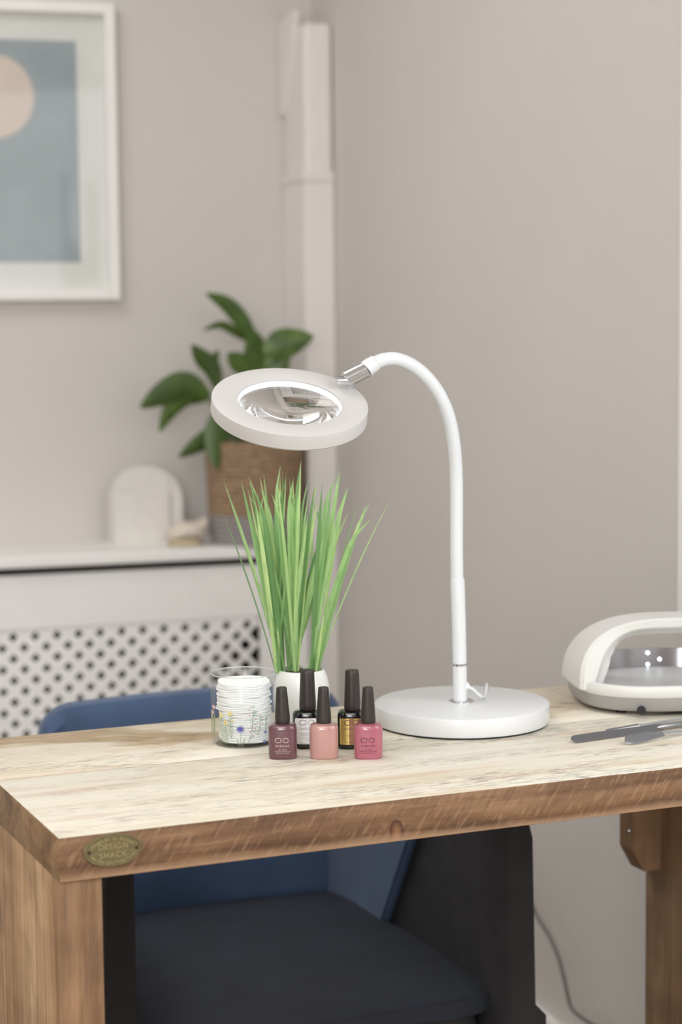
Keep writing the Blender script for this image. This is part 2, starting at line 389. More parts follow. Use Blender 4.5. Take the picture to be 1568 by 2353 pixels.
# ---------------------------------------------------------------- radiator cover
dc = .20                                                       # cover depth
offs = dc+.02                                                  # shelf overhang plane
xs1, zs_t = wl(590, 1255, offs); _, zs_b = wl(300, 1286, offs)
zs_b = zs_t-.024
xr = -bw-.012; xl = -1.75
rc = thing('radiator_cover', 'white radiator cover with diamond lattice grille and shelf top below the framed picture', 'radiator cover', K, AW)
link('shelf', box(NB(), xl-.02, xr, -offs, -.001, zs_b, zs_t, .004), M_trimw, rc, False)
zg = zs_b-.016                                                 # recessed dark gap
zl1 = wl(300, 1434, dc)[1]; zl0 = .14
xst = wl(598, 1400, dc)[0]
link('top_rail', box(NB(), xl, xst, -dc, -dc+.018, zl1, zg, .002), M_trimw, rc, False)
link('stile', box(NB(), xst, xr, -dc, -dc+.018, 0, zs_b, .002), M_trimw, rc, False)
link('stile', box(NB(), xl-.06, xl, -dc, -dc+.018, 0, zs_b, .002), M_trimw, rc, False)
link('bottom_rail', box(NB(), xl, xst, -dc, -dc+.018, 0, zl0, .002), M_trimw, rc, False)
link('side_panel', box(NB(), xr-.018, xr, -dc+.018, -.001, 0, zs_b), M_trimw, rc, False)
link('side_panel', box(NB(), xl-.06, xl-.042, -dc+.018, -.001, 0, zs_b), M_trimw, rc, False)
# lattice made of crossing strips
x75, z75 = wl(31, 1465, dc); x2, z2 = wl(570, 1435, dc); pit = (x2-x75)/11.0
bm = NB(); sw = pit/math.sqrt(2)*.56/2; h = zl1-zl0
def strip(x_at, s, y0, y1):
    "45 degree strip crossing height zl1 at x_at, clipped to the grille"
    t0, t1 = 0.0, h
    if s > 0: t1 = min(t1, xst-x_at); t0 = max(t0, xl-x_at)
    else: t1 = min(t1, x_at-xl); t0 = max(t0, x_at-xst)
    if t1-t0 < .01: return
    k_ = sw*math.sqrt(2)
    P = [(x_at+s*t0-k_, zl1-t0), (x_at+s*t0+k_, zl1-t0), (x_at+s*t1+k_, zl1-t1), (x_at+s*t1-k_, zl1-t1)]
    P = [(min(max(x, xl), xst), z) for x, z in P]
    try: prism(bm, P, y0, y1)
    except ValueError: pass
xh = x2; zh = z2                                               # a hole centre
i0 = int((xl-h-xh)/pit)-1; i1 = int((xst+h-xh)/pit)+2
for i in range(i0, i1):
    c1 = xh+pit*(i+.5)
    strip(c1-(zl1-zh), 1, -dc+.004, -dc+.010); strip(c1+(zl1-zh), -1, -dc+.0035, -dc+.0095)
link('lattice_grille', bm, M_trimw, rc, False)
bm = NB(); box(bm, xl+.1, xst-.02, -dc+.06, -.05, .15, zs_b-.08, .01)
for i in range(30):
    x = xl+.13+i*.045
    if x < xst-.045: box(bm, x, x+.02, -dc+.048, -dc+.062, .18, zs_b-.11, .004)
link('radiator', bm, mat('old_radiator', (96, 84, 74), .6), rc, False)
link('shade_backing', box(NB(), xl, xr-.02, -.006, -.001, .14, zs_b), M_dark, rc, False)  # dark sheet stands in for the shade inside the cover

# ---------------------------------------------------------------- framed picture
ax1, az0 = wl(181, 602, .012); _, az1 = wl(150, 94, .012); ax1 = (wl(172, 110, .012)[0]+wl(188, 590, .012)[0])/2
fx1 = wl(270, 350, .03)[0]; fz0 = wl(200, 689, .03)[1]; fz1 = wl(220, 6, .03)[1]
cxp, czp = wl(-18, 221, .012)
ax0 = 2*cxp-ax1; fx0 = 2*cxp-fx1
pf = thing('framed_picture', 'large white framed abstract print, pale circle on grey blue, on the wall', 'picture', K, AW)
fw = .022
bm = NB()
for (a, b, c, d) in ((fx0, fx0+fw, fz0, fz1), (fx1-fw, fx1, fz0, fz1), (fx0+fw, fx1-fw, fz0, fz0+fw), (fx0+fw, fx1-fw, fz1-fw, fz1)): box(bm, a, b, -.034, -.001, c, d, .0015)
link('frame', bm, M_trimw, pf, False)
link('mount', box(NB(), fx0+fw, fx1-fw, -.010, -.002, fz0+fw, fz1-fw), M_mat, pf, False)
art = link('print', box(NB(), ax0, ax1, -.0115, -.0101, az0, az1), M_artb, pf, False)
rad_ = wl(78, 220, .0122)[0]-cxp
pts = [(cxp+rad_*cos(2*pi*i/64), czp+rad_*sin(2*pi*i/64)) for i in range(64)]
link('pale_circle', prism(NB(), pts, -.0122, -.0116), M_artp, pf, False)
link('glazing', box(NB(), fx0+fw, fx1-fw, -.024, -.022, fz0+fw, fz1-fw), M_pane, pf, False)

# ---------------------------------------------------------------- shelf ornaments
def on_shelf(px, off):
    x, _ = wl(px, 1250, off); return K+RX*x-RY*off+Vector((0, 0, zs_t))
off = .075
mpx = (wl(336+50, 1200, off)[0]-wl(336-50, 1200, off)[0])/100
# arch ornament: arched outer hoop with an inner block standing in it
t = thing('arch_ornament', 'whitewashed arch shaped block ornament standing on the radiator shelf left of the shell', 'ornament', on_shelf(336, off), AW)
R = 79*mpx; Hh = wl(336, 1070, off)[1]-zs_t; hs = Hh-R; r2 = R-.024
outer = [(R*cos(rad(a)), hs+R*sin(rad(a))) for a in range(0, 181, 6)]
inner = [(r2*cos(rad(a)), hs+r2*sin(rad(a))) for a in range(180, -1, -6)]
bm = NB(); prism(bm, [(R, 0)]+outer+[(-R, 0), (-r2, 0)]+inner+[(r2, 0)], -.03, .03)
link('arch', bm, M_arch, t)
bm = NB(); w2 = R-.0008; prism(bm, [(R*.62, 0), (R*.62, hs+.01)]+[(w2*cos(rad(a)), hs+w2*sin(rad(a))) for a in range(54, 181, 6)]+[(-w2, 0)], -.033, .026)
link('arch_block', bm, M_arch, t)
# shell
t = thing('shell_ornament', 'small cream scalloped shell ornament lying between arch ornament and plant basket', 'ornament', on_shelf(432, .150), AW)
bm = NB(); rings = []
for i in range(13):
    u = i/12; x = (-47+94*u)*mpx*.95; hgt = (.45+.55*sin(pi*min(1, u*1.25)))*.032+.030*max(0, u-.55)*1.9
    wd = .032*math.sqrt(max(.02, 1-(2*u-1)**2))
    tw = .006*u
    rings.append([(x+.003*sin(5*a_), wd*cos(a_), .014+hgt*.5+tw+(hgt*.5+.003*abs(sin(4*a_)))*sin(a_)) for a_ in [2*pi*k/20 for k in range(20)]])
loft(bm, rings); link('shell', bm, M_shell, t)
bm = NB(); loft(bm, [superring(.034, .022, 0, 2, 24, (-.006, 0)), superring(.038, .026, .006, 2, 24, (-.006, 0)), superring(.030, .022, .015, 2, 24, (-.004, 0))]); link('shell_foot', bm, M_shell2, t)

# plant in basket
offp = .145
pl = thing('potted_plant', 'leafy green houseplant in a two tone woven basket on the radiator shelf', 'plant', on_shelf(588, offp), AW)
M_pl = Matrix.Translation(on_shelf(588, offp)) @ Matrix.Rotation(AW, 4, 'Z'); Mi = M_pl.inverted()
mp = (wl(640, 1150, offp)[0]-wl(540, 1150, offp)[0])/100
zz = lambda y: wl(588, y, offp)[1]-zs_t
rr = min(119*mp, .104)
prof = [(rr*.86, 0), (rr*.88, .004)]
bm = NB(); z1 = zz(1176); z2_ = zz(1012)
def weave(z0, z1, r0, r1, n=10):
    out = []
    for i in range(n*4+1):
        u = i/(n*4); out.append((r0+(r1-r0)*u+.0012*sin(u*n*2*pi), z0+(z1-z0)*u))
    return out
lathe(bm, weave(0.0, z1, rr*.88, rr*.94, 6), 48, True, False); link('basket_base', bm, M_basketg, pl)
bm = NB(); P = weave(z1, z2_, rr*.945, rr, 14); lathe(bm, P+[(rr-.006, z2_+.002), (rr-.010, z2_-.004), (rr-.014, z2_-.04)], 48, False, False); link('basket', bm, M_basket, pl)
bm = NB(); lathe(bm, [(rr-.012, z2_-.045), (rr-.013, z2_-.030), (.03, z2_-.024), (.002, z2_-.022)], 40); link('soil', bm, M_soil, pl)
def leaf(bm, P, w, fold=.25, n=10, tw=0.0, prof=None, nrm=None):
    "curved leaf through points P, half width profile, midrib fold, thin but solid"
    C = catmull(P, max(2, n//(len(P)-1))); N = len(C); rows = []
    nrm = nrm or Vector((0, -1, 0))
    for i, c in enumerate(C):
        t_ = (C[min(i+1, N-1)]-C[max(i-1, 0)]).normalized(); s_ = t_.cross(nrm).normalized(); nn = s_.cross(t_).normalized()
        s_ = (s_*cos(tw)+nn*sin(tw)); nn = s_.cross(t_)
        u = i/(N-1); hw = w*(prof(u) if prof else (sin(pi*min(1, u*.93+.05))**.8))
        rows.append([c-s_*hw+nn*(-hw*fold), c-s_*hw*.5+nn*(-hw*fold*.2), c+nn*0, c+s_*hw*.5+nn*(-hw*fold*.2), c+s_*hw+nn*(-hw*fold)])
    loft(bm, rows, False, False, closed=False)
LV = [ # centre points (px) base -> tip, half width px, depth offset, twist
 ([(590, 800), (560, 745), (520, 700), (470, 674)], 19, .02, .2), ([(585, 790), (545, 768), (505, 748), (462, 760)], 12, -.03, .6),
 ([(608, 812), (650, 790), (716, 772)], 34, .09, .1), ([(592, 860), (588, 810), (575, 755)], 27, .0, .1), ([(600, 850), (625, 810), (612, 778)], 22, -.02, .3),
 ([(575, 860), (550, 835), (520, 812)], 22, .04, 0), ([(610, 870), (630, 845), (660, 815)], 30, .06, .3),
 ([(505, 905), (488, 850), (462, 822), (437, 792)], 21, .0, .2), ([(495, 870), (488, 835), (498, 803)], 12, -.02, .4),
 ([(482, 912), (430, 885), (375, 905), (319, 936)], 31, .03, .2), ([(475, 918), (425, 918), (390, 945), (363, 992)], 22, -.01, .3),
 ([(510, 985), (470, 1012), (408, 1050)], 21, .03, .2), ([(500, 940), (498, 1000), (493, 1077)], 28, .05, .1), ([(520, 950), (530, 985), (545, 1015)], 20, .02, .3),
 ([(580, 950), (560, 905), (530, 870)], 30, .0, .2), ([(610, 960), (640, 920), (690, 900)], 30, .06, .2), ([(590, 900), (580, 870), (560, 830)], 26, -.03, .3), ([(560, 1000), (530, 960), (500, 930)], 24, .0, .3)]
bm = NB(); bs = NB()
p0 = Mi @ (on_shelf(588, offp)); top = Vector((0, 0, z2_-.03))
for P, w, dy, tw in LV:
    Q = []
    for i, (x, y) in enumerate(P):
        rx, rz = wl(x, y, offp+dy); Q.append(Mi @ (K+RX*rx-RY*(offp+dy+.02*i/len(P))+Vector((0, 0, rz))))
    leaf(bm, Q, w*mp, .3, 12, tw)
    b = Q[0]; tube(bs, catmull([top+Vector((b.x*.2, 0, 0)), top*.5+b*.5+Vector((0, 0, .01)), b], 5), .0022, 6)
link('leaves', bm, M_leaf, pl); link('stems', bs, M_stem, pl)

# ================================================================ DESK
ZT = .76; TT = .040
A = Z(134, 1926, ZT)
TX = Vector((cos(AT), sin(AT), 0)); TY = Vector((-sin(AT), cos(AT), 0))
LEN, DEP = .93, .43
M_top = wood_top(); 
kx = (V(912, 1905, A, AT)-A).dot(TX)
M_edge = wood_side(knots=((kx, 0, -.032, .011, 0),), lowedge=-TT)
M_end = wood_side('oiled_end_timber', (104, 78, 54), (158, 124, 88), (190, 156, 118), grain='x', saw=.4)
M_legf = wood_side('leg_timber', (98, 70, 48), (158, 122, 88), (196, 158, 120), grain='z', saw=.5)
M_legs = wood_side('leg_side_timber', (122, 92, 64), (192, 156, 118), (214, 182, 146), grain='z', saw=.3)
desk = thing('wooden_desk', 'rustic reclaimed timber desk with thick pale top and slab ends', 'desk', (A.x, A.y, 0), AT)
bm = NB()
for a, b in ((0, .2365), (.2372, DEP)):
    box(bm, 0, LEN, a, b, -TT, 0, .0018, 2)
for f_ in bm.faces:
    n_ = f_.normal; f_.normal_update(); n_ = f_.normal
    f_.material_index = 0 if n_.z > .5 else (2 if abs(n_.x) > .7 else 1)
tt = link('tabletop', bm, [M_top, M_edge, M_end], desk); tt.location = (0, 0, ZT)
zb = ZT-TT
LT = .0395
lg = link('leg', box(NB(), .001, LT, .004, DEP-.01, 0, zb, .002, 2), [M_legs, M_legf], desk)
for p in lg.data.polygons:
    if abs(p.normal.y) > .5: p.material_index = 1
xL = (V(1483, 2100, A+TY*.41, AT)-A).dot(TX)
M_legr = wood_side('rear_leg_timber', (116, 88, 62), (156, 124, 92), (176, 144, 110), grain='z', saw=.3)
link('leg', box(NB(), xL, xL+LT, .004, .41, 0, zb, .002, 2), M_legr, desk)
# bracket with clipped corner under the top
pb = [(V(1430, 1880, A+TY*.40, AT)-A).dot(TX)]
zc1 = V(1430, 1942, A+TY*.40, AT).z; zc0 = V(1480, 1987, A+TY*.40, AT).z
b2_ = (V(1481, 1986, A+TY*.375, AT)-A).dot(TX)
bm = NB(); prism(bm, [(pb[0], zb), (pb[0], zc1), (b2_, zc0), (xL, zc0-.001), (xL, zb)], .375, .405); br = link('bracket', bm, M_legr, desk, False)
bm = NB(); lathe(bm, [(.0035, 0), (.003, .0015), (.0005, .002)], 16); sc = link('bracket_screw', bm, M_chrome, br)
ps = V(1449, 1912, A+TY*.375, AT); sc.matrix_local = Matrix.Translation(((ps-A).dot(TX), .375, ps.z)) @ Matrix.Rotation(pi/2, 4, 'X')
# brass badge
pc = V(259, 1953, A, AT); bxx = (pc-A).dot(TX); hwx = ((V(327, 1945, A, AT)-A).dot(TX)-(V(191, 1962, A, AT)-A).dot(TX))/2; hwz = .0148
bm = NB(); loft(bm, [[(hwx*k_*cos(2*pi*i/64), y_, hwz*k_*sin(2*pi*i/64)) for i in range(64)] for k_, y_ in ((1, 0), (1, -.0008), (.96, -.0016), (.92, -.0016), (.90, -.001), (.5, -.0009), (.02, -.0009))]); bmesh.ops.recalc_face_normals(bm, faces=bm.faces)
bd = link('brass_badge', bm, M_brass, desk); bd.location = (bxx, -.0001, pc.z); bd['label'] = 'oval brass maker badge with raised lettering'
bm = NB(); fn = lambda x, y: (x, -.0016, y)
fb = lambda dy: (lambda x, y: (x, -.0015, y+dy))
put(bm, text_polys('DESIGN', .0072, 1.12), fb(.0014)); put(bm, text_polys('SHACK', .0072, 1.12), fb(-.0062))
def around(bm, s, size, top=True):
    n = len(s); span = 130 if top else 140
    for i, ch in enumerate(s):
        if ch == ' ': continue
        a = rad(90+span/2-span*(i+.5)/n) if top else rad(-90-span/2+span*(i+.5)/n)
        ex, ez = hwx*.76*cos(a), hwz*.70*sin(a); tx_, tz_ = -hwx*sin(a), hwz*cos(a)
        if top: tx_, tz_ = -tx_, -tz_
        L = math.hypot(tx_, tz_); tx_/=L; tz_/=L
        put(bm, text_polys(ch, size), lambda x, y: (ex+tx_*x-tz_*(y-size*.3), -.0015, ez+tz_*x+tx_*(y-size*.3)))
around(bm, 'Handmade in England', .0042); around(bm, 'www.designshack.co.uk', .0040, False)
for s_ in (-1, 1): pass
link('badge_lettering', bm, M_brassl, bd, False)
for s_ in (-1, 1):
    bm = NB(); n_ = 16; loft(bm, [[(s_*hwx*.80+r_*cos(2*pi*i/n_), y_, r_*sin(2*pi*i/n_)) for i in range(n_)] for r_, y_ in ((.0017, -.0009), (.0017, -.00135), (.0002, -.0014))]); link('badge_hole', bm, M_brassd, bd, False)

def onT(px, py): return Z(px, py, ZT)

# ================================================================ CHAIR behind the desk
def tl(p): q = p-A; return q.dot(TX), q.dot(TY)
yb = .90
cx0 = (V(100, 1640, A+TY*(yb-.045), AT)-A).dot(TX); cx1 = (V(793, 1630, A+TY*(yb-.04), AT)-A).dot(TX); zt_c = V(400, 1588, A+TY*yb, AT).z-.002
cxm = (cx0+cx1)/2; hb = (cx1-cx0)/2
ch = thing('tub_chair', 'blue velvet tub chair with dark arms tucked behind and under the desk', 'chair', A+TX*cxm+TY*(yb-.27)-Vector((0, 0, ZT)), AT)
# local: y=+.27 is the back; faces -y
def backpanel():
    bm = NB(); nx = 90; rows = []
    r_ = .045
    for i in range(nx+1):
        u = -1+2*i/nx; x = u*hb
        e = hb-abs(x); ztop = zt_c - (r_-math.sqrt(max(0, r_*r_-(r_-min(e, r_))**2))) + (.002*(1-u*u))
        yc = .27+.006-.02*u*u
        col = []
        for (dy, z) in ((-.03, .30), (-.03, .40), (-.032, .5), (-.030, .62), (-.026, ztop-.02), (-.014, ztop-.004), (0, ztop), (.014, ztop-.004), (.026, ztop-.02), (.03, .60), (.03, .30)):
            col.append((x, yc+dy, min(z, ztop) if z < ztop-.02 else z))
        rows.append(col)
    loft(bm, rows, True, True); bmesh.ops.recalc_face_normals(bm, faces=bm.faces); return bm
link('backrest', backpanel(), M_velvet, ch)
bm = NB(); hs_ = .235
def rr_box(hx, y0, y1, z0, z1, r=.05, bulge=.0):
    ym = (y0+y1)/2; hy = (y1-y0)/2; R_ = []
    for k_, z in ((.93, z0), (1, z0+.012), (1, z1-.025), (.985, z1-.01), (.94, z1-.001), (.8, z1+bulge*.5), (.4, z1+bulge), (.02, z1+bulge)):
        R_.append(superring(hx*k_, hy*k_, z, 6, 48, (0, ym)))
    return R_
loft(bm, rr_box(hs_, -.25, .244, .3955, .411, bulge=.014)); link('seat_cushion', bm, M_seat, ch)
bm = NB(); loft(bm, [[(x-.022, y, z) for x, y, z in r__] for r__ in rr_box(.228, -.262, .30, .22, .395)]); link('seat_base', bm, M_char, ch)
for s_ in (-1, 1):
    bm = NB(); 
    ys = [-.275, -.265, -.2, -.05, .1, .2, .235]; R_ = []
    for y in ys:
        zt2 = .645-.0*y if y > -.26 else .63
        xo = .257-.022*s_; w_ = .035 if y > -.27 else .028
        zz2 = zt2
        R_.append([(s_*(xo-w_+.012), y, .21), (s_*(xo-w_), y, .393), (s_*(xo-w_), y, zz2-.02), (s_*(xo-w_*.75), y, zz2-.003), (s_*(xo-w_*.4), y, zz2), (s_*(xo-.006), y, zz2-.008), (s_*xo, y, zz2-.03), (s_*(xo+.004), y, .400), (s_*(xo+.018), y, .385), (s_*(xo+.018), y, .21)])
    loft(bm, R_); bmesh.ops.recalc_face_normals(bm, faces=bm.faces); link('armrest', bm, M_char, ch)
    xi = s_*(.257-.022*s_-.035); bm = NB(); q_ = [(.23, .398), (.23, .60), (.05, .625), (-.085, .625), (-.07, .59), (.055, .398)]
    vs = [[bm.verts.new((xi-s_*e_, y, z)) for y, z in q_] for e_ in (.0005, .016)]; n_ = len(q_)
    fs = [bm.faces.new(vs[0]), bm.faces.new(vs[1][::-1])]+[bm.faces.new((vs[0][i], vs[1][i], vs[1][(i+1) % n_], vs[0][(i+1) % n_])) for i in range(n_)]
    bmesh.ops.recalc_face_normals(bm, faces=fs); bmesh.ops.bevel(bm, geom=list(bm.edges), offset=.005, segments=2, affect='EDGES'); link('side_cushion', bm, M_velvet, ch)
for sx in (-1, 1):
    for sy in (-.22, .25):
        bm = NB(); tube(bm, [(sx*.22, sy, .225), (sx*.25, sy*1.08, 0.001)], [.017, .011], 16); link('leg', bm, M_rubber, ch)

# ================================================================ MAGNIFYING LAMP
def T(x, y, z): return Vector((x, y, z))
LB = Vector((.1305, 2.143, ZT))
lamp = thing('magnifying_lamp', 'white gooseneck magnifying lamp with lit ring head and round base', 'lamp', LB)
RB = .0965
bm = NB(); lathe(bm, [(RB-.003, 0), (RB-.003, .0022)], 96); link('rubber_ring', bm, M_rubber, lamp)
bm = NB(); lathe(bm, [(RB-.001, .0022), (RB, .004), (RB, .0195), (RB-.0006, .0215), (RB-.0025, .0228), (.001, .0230)], 128); link('base', bm, M_white, lamp)
hb0 = .023
bm = NB(); lathe(bm, [(.0135, hb0), (.0135, hb0+.001), (.012, hb0+.0018), (.0085, hb0+.002)], 40); link('chrome_washer', bm, M_chrome, lamp)
def lz(px, py, dy=0): return D(px, py, LB.y+dy)-LB
q0 = lz(1058, 1612); q1 = lz(1057, 1527); q2 = lz(1055, 1430); q3 = lz(1052, 1335)
sx = -q0.x
pole = [Vector((q.x, 0, q.z)) for q in (q0, q1, q2, q3)]
pole[0] = Vector((pole[0].x, 0, hb0+.001))
bm = NB(); tube(bm, [pole[0], pole[1]], .00775, 32); link('pole', bm, M_white, lamp)
dd = (pole[2]-pole[1]).normalized()
bm = NB(); tube(bm, [pole[1]-dd*.001, pole[1]+dd*.0013], .0078, 32); link('chrome_band', bm, M_chrome, lamp)
bm = NB(); tube(bm, [pole[1]+dd*.0014, pole[2], pole[3], pole[3]+dd*.0025, pole[3]+dd*.0035], [.0076, .0077, .0078, .0076, .0065], 32); link('pole_sleeve', bm, M_whitef, lamp)
# gooseneck: leans slightly toward the viewer as it reaches the head
ctr = [(1051, 1335), (1050, 1250), (1050, 1170), (1049, 1090), (1044, 1020), (1031, 955), (1008, 903), (978, 864), (945, 838), (910, 825), (880, 827), (858, 837)]
Lk = [0]
for a, b in zip(ctr, ctr[1:]): Lk.append(Lk[-1]+math.hypot(a[0]-b[0], a[1]-b[1]))
DH = -.055
gp = [lz(x, y, DH*max(0, (l/Lk[-1]-.35)/.65)**1.3) for (x, y), l in zip(ctr, Lk)]
gp = catmull(gp, 6); nG = len(gp)
bm = NB(); tube(bm, gp, [.00685+.0004*(i/nG) for i in range(nG)], 28); link('gooseneck', bm, M_whitef, lamp)
e1 = gp[-1]; e2 = lz(842, 849, DH-.002); e3 = lz(794, 873, DH-.006)
dr = (e3-e1).normalized()
bm = NB(); tube(bm, [e1-dr*.004, e1-dr*.003, e1+dr*.004, e2], [.0072, .0086, .0090, .0092], 32); link('end_sleeve', bm, M_white, lamp)
bm = NB(); tube(bm, [e2, e2+dr*.0005, e2+(e3-e2)*.3, e2+(e3-e2)*.31, e3-dr*.001, e3], [.0078, .0084, .0084, .0086, .0086, .0076], 36); hk = link('chrome_hinge', bm, M_chrome, lamp)
# head
hc = D(667, 921, LB.y-.095); vd = (hc-C0).normalized()
Ri = cr; Up = cr.cross(vd).normalized(); Ri = vd.cross(Up).normalized(); Up = Ri.cross(vd).normalized()
phi = rad(5.35); pu = Ri*sin(phi)+Up*cos(phi); mj = Ri*cos(phi)-Up*sin(phi)
nrm = (pu*sin(rad(64.8))-vd*cos(rad(64.8))).normalized()
fy = nrm.cross(mj).normalized()
RH = 181*(hc-C0).dot(cf)/F; RI = RH*.662; TK = .0172
MH = Matrix(((mj.x, fy.x, nrm.x, hc.x-LB.x), (mj.y, fy.y, nrm.y, hc.y-LB.y), (mj.z, fy.z, nrm.z, hc.z-LB.z), (0, 0, 0, 1)))   # z=0 is the top face
bm = NB(); lathe(bm, [(RI, -.0012), (RI+.0008, -.0003), (RI+.0016, 0), (RH-.0012, 0), (RH-.0003, -.0004), (RH, -.0014), (RH, -TK+.002), (RH-.002, -TK), (RH-.012, -TK), (RH-.012, -.008), (RI+.0016, -.0080), (RI+.0016, -.0036), (RI, -.0034)], 128, closed=True)
bmesh.ops.recalc_face_normals(bm, faces=bm.faces)
hd = link('head_ring', bm, M_head, lamp); hd.matrix_local = MH
bm = NB(); lathe(bm, [(RI+.0017, -.0085), (RH-.0125, -.0085), (RH-.0125, -TK+.0005), (RI+.0002, -TK+.0005), (RI+.0002, -.0037), (RI+.0014, -.0037)], 96, closed=True); bmesh.ops.recalc_face_normals(bm, faces=bm.faces)
link('led_ring', bm, M_led, hd)
kk = NT('magnifier_glass'); kk.b.inputs['Transmission Weight'].default_value = 1; kk.b.inputs['Roughness'].default_value = 0; kk.b.inputs['IOR'].default_value = 1.5
kk.l(kk.ramp(kk.noise(f=5), [(0, (.98, .99, 1, 1)), (1, (1, 1, 1, 1))]), kk.b.inputs['Base Color'])
bm = NB(); n_ = 14; sag = .0052; zl_ = -.0082
up_ = [((RI-.0006)*sin(pi/2*i/n_), zl_+.0020+sag*(1-(sin(pi/2*i/n_))**2)) for i in range(n_, -1, -1)]
dn_ = [((RI-.0006)*sin(pi/2*i/n_), zl_-.0020-sag*.8*(1-(sin(pi/2*i/n_))**2)) for i in range(0, n_+1)]
prof = [(max(r_, .0002), z) for r_, z in dn_]+[(max(r_, .0002), z) for r_, z in up_]
lathe(bm, prof, 96); bmesh.ops.recalc_face_normals(bm, faces=bm.faces)
for f_ in bm.faces:
    if abs(f_.normal.z) < .3: f_.material_index = 1  # lens edge glows too, standing in for ring light caught in the glass
link('lens', bm, [kk.m, M_led], hd)
# hinge knuckle from chrome cylinder to head rim
rimp = D(797, 872, hc.y+.05)-LB
ha = lz(780, 868, DH-.012)
kx_ = MH @ Vector((RH*.86, RH*.5, -.002)) 
edge_dir = (e3-(MH @ Vector((0, 0, -.008)))); 
loc = MH.inverted() @ e3; ang = math.atan2(loc.y, loc.x)
rimpt = MH @ Vector((cos(ang)*(RH-.001), sin(ang)*(RH-.001), -.006))
bm = NB(); tube(bm, [rimpt, rimpt*.5+e3*.5, e3-dr*.004], [.0042, .0042, .005], 20); link('hinge_knuckle', bm, M_chrome, hk)
pv = e3+dr*.002
bm = NB(); tube(bm, [pv-Ri*.0065, pv-Ri*.006, pv+Ri*.006, pv+Ri*.0065], [.003, .0052, .0052, .003], 24); link('hinge_screw', bm, M_chrome, hk)
# thumb knob + curled cable
kb = Vector((pole[0].x+.007, -.004, hb0+.016))
bm = NB(); lathe(bm, [(.0040, 0), (.0044, .001), (.0044, .005), (.0030, .006)], 20); kn = link('cable_grommet', bm, M_white, lamp); kn.matrix_local = Matrix.Translation(kb-Vector((.002, -.003, 0))) @ Matrix.Rotation(rad(70), 4, 'Y')
def cl(px, py, dy): return D(px, py, LB.y+dy)-LB
cab = catmull([kb, cl(1085, 1582, -.004), cl(1098, 1594, -.004), cl(1108, 1601, 0), cl(1115, 1600, .03), cl(1118, 1585, .06), cl(1119, 1573, .088), Vector((.034, .100, .020)), Vector((.036, .106, .004)), Vector((.040, .15, .0025)), Vector((.042, .185, .0025))], 6)
bm = NB(); tube(bm, cab, .0016, 10); link('power_cable', bm, M_whitef, lamp)

# ================================================================ NAIL POLISH BOTTLES
def bottle(name, label, px, py, big, mbody, logo=None, lines=(), lab=None, group=None, lean=0):
    p = onT(px, py); 
    a, b, hbod = (.0158, .0125, .0385) if big else (.0146, .0118, .0345)
    base = Vector((p.x, p.y+b, ZT)); e = 2.9
    t = thing(name, label, 'nail polish', base, 0, group)
    sh = [(.90, 0), (.97, .0008), (1, .0022), (1, hbod-.0045), (.985, hbod-.0025), (.92, hbod-.0007), (.78, hbod+.0002), (.56, hbod+.0008)]
    bm = NB(); R_ = [superring(a*k_, b*k_, z, e if k_ > .6 else 2.2, 72) for k_, z in sh]
    nr = .0062 if not big else .0072
    R_ += [superring(nr, nr, hbod+.0012, 2, 72), superring(nr, nr, hbod+.0030, 2, 72)]
    loft(bm, R_); bo = link('bottle_body', bm, mbody, t)
    r0, r1, hc_ = (.0087, .0070, .0415) if big else (.0076, .0054, .0365)
    z0 = hbod+.0012
    bm = NB(); lathe(bm, [(r0*.93, z0), (r0, z0+.0012), (r0*1.0, z0+.006), (r1*1.04, z0+hc_-.004), (r1, z0+hc_-.0012), (r1*.93, z0+hc_-.0002), (r1*.85, z0+hc_), (.0003, z0+hc_-.0003)], 48); cp = link('cap', bm, M_cap, t)
    if lean: cp.matrix_local = Matrix.Translation((0, 0, z0)) @ Matrix.Rotation(lean, 4, 'Y') @ Matrix.Translation((0, 0, -z0))
    def onf(eps, zc):
        def g(x, y):
            xx = min(abs(x)/a, .999); return (x, -b*(1-xx**e)**(1/e)-eps, y+zc)
        return g
    if lab:
        mlab, lw, z0_, z1_ = lab
        nn = 24; bm = NB()
        gx = [-lw+2*lw*i/nn for i in range(nn+1)]; c_ = .0012
        rows = []
        for z in (z0_, z0_+c_, z1_-c_, z1_):
            ins = c_ if z in (z0_, z1_) else 0
            rows.append([onf(.00015, 0)(max(-lw+ins, min(lw-ins, x)), z) for x in gx])
        loft(bm, rows, False, False, closed=False); bmesh.ops.recalc_face_normals(bm, faces=bm.faces); lo = link('label', bm, mlab, t)
    if logo:
        mk, s_, zc = logo; bm = NB(); w = .13*s_; fn = onf(.0003, zc)
        def st(pts, w_=w): put(bm, stroke([(x*s_, y*s_) for x, y in pts], w_), fn)
        st(arc(-.98, .5, .62, .5, 48, 312)); st([(-.42, 0), (-.42, .98), (.30, .04), (.30, 1)]); st([(.42, 1.0), (.66, 1.0)]+arc(.72, .5, .52, .5, 85, -85)+[(.42, 0)])
        st([(1.36, 0), (1.42, 0)], .1*s_)
        put(bm, text_polys('SHELLAC', s_*.66, 1.18), lambda x, y: fn(x, y-.95*s_))
        for s2, yy, sz in lines: put(bm, text_polys(s2, sz, 1.02), lambda x, y: fn(x, y+yy))
        link('logo_print', bm, mk, t, False)
    return t
GL = 'nail polish bottles in front of the plant pot'
small = [('VERNIS EN GEL', -.0088, .0016)]
txt = [('GEL POLISH', -.0078, .0017), ('VERNIS À ONGLES EN GEL', -.0095, .0014), ('0.25 fl oz / 7.3 mL', -.0114, .0018)]
bottle('nail_polish_bottle', 'small plum purple nail polish bottle with black cap, leftmost of the front row', 650, 1746, False, M_plum, (M_inkl, .0047, .0175), txt, lean=-.02)
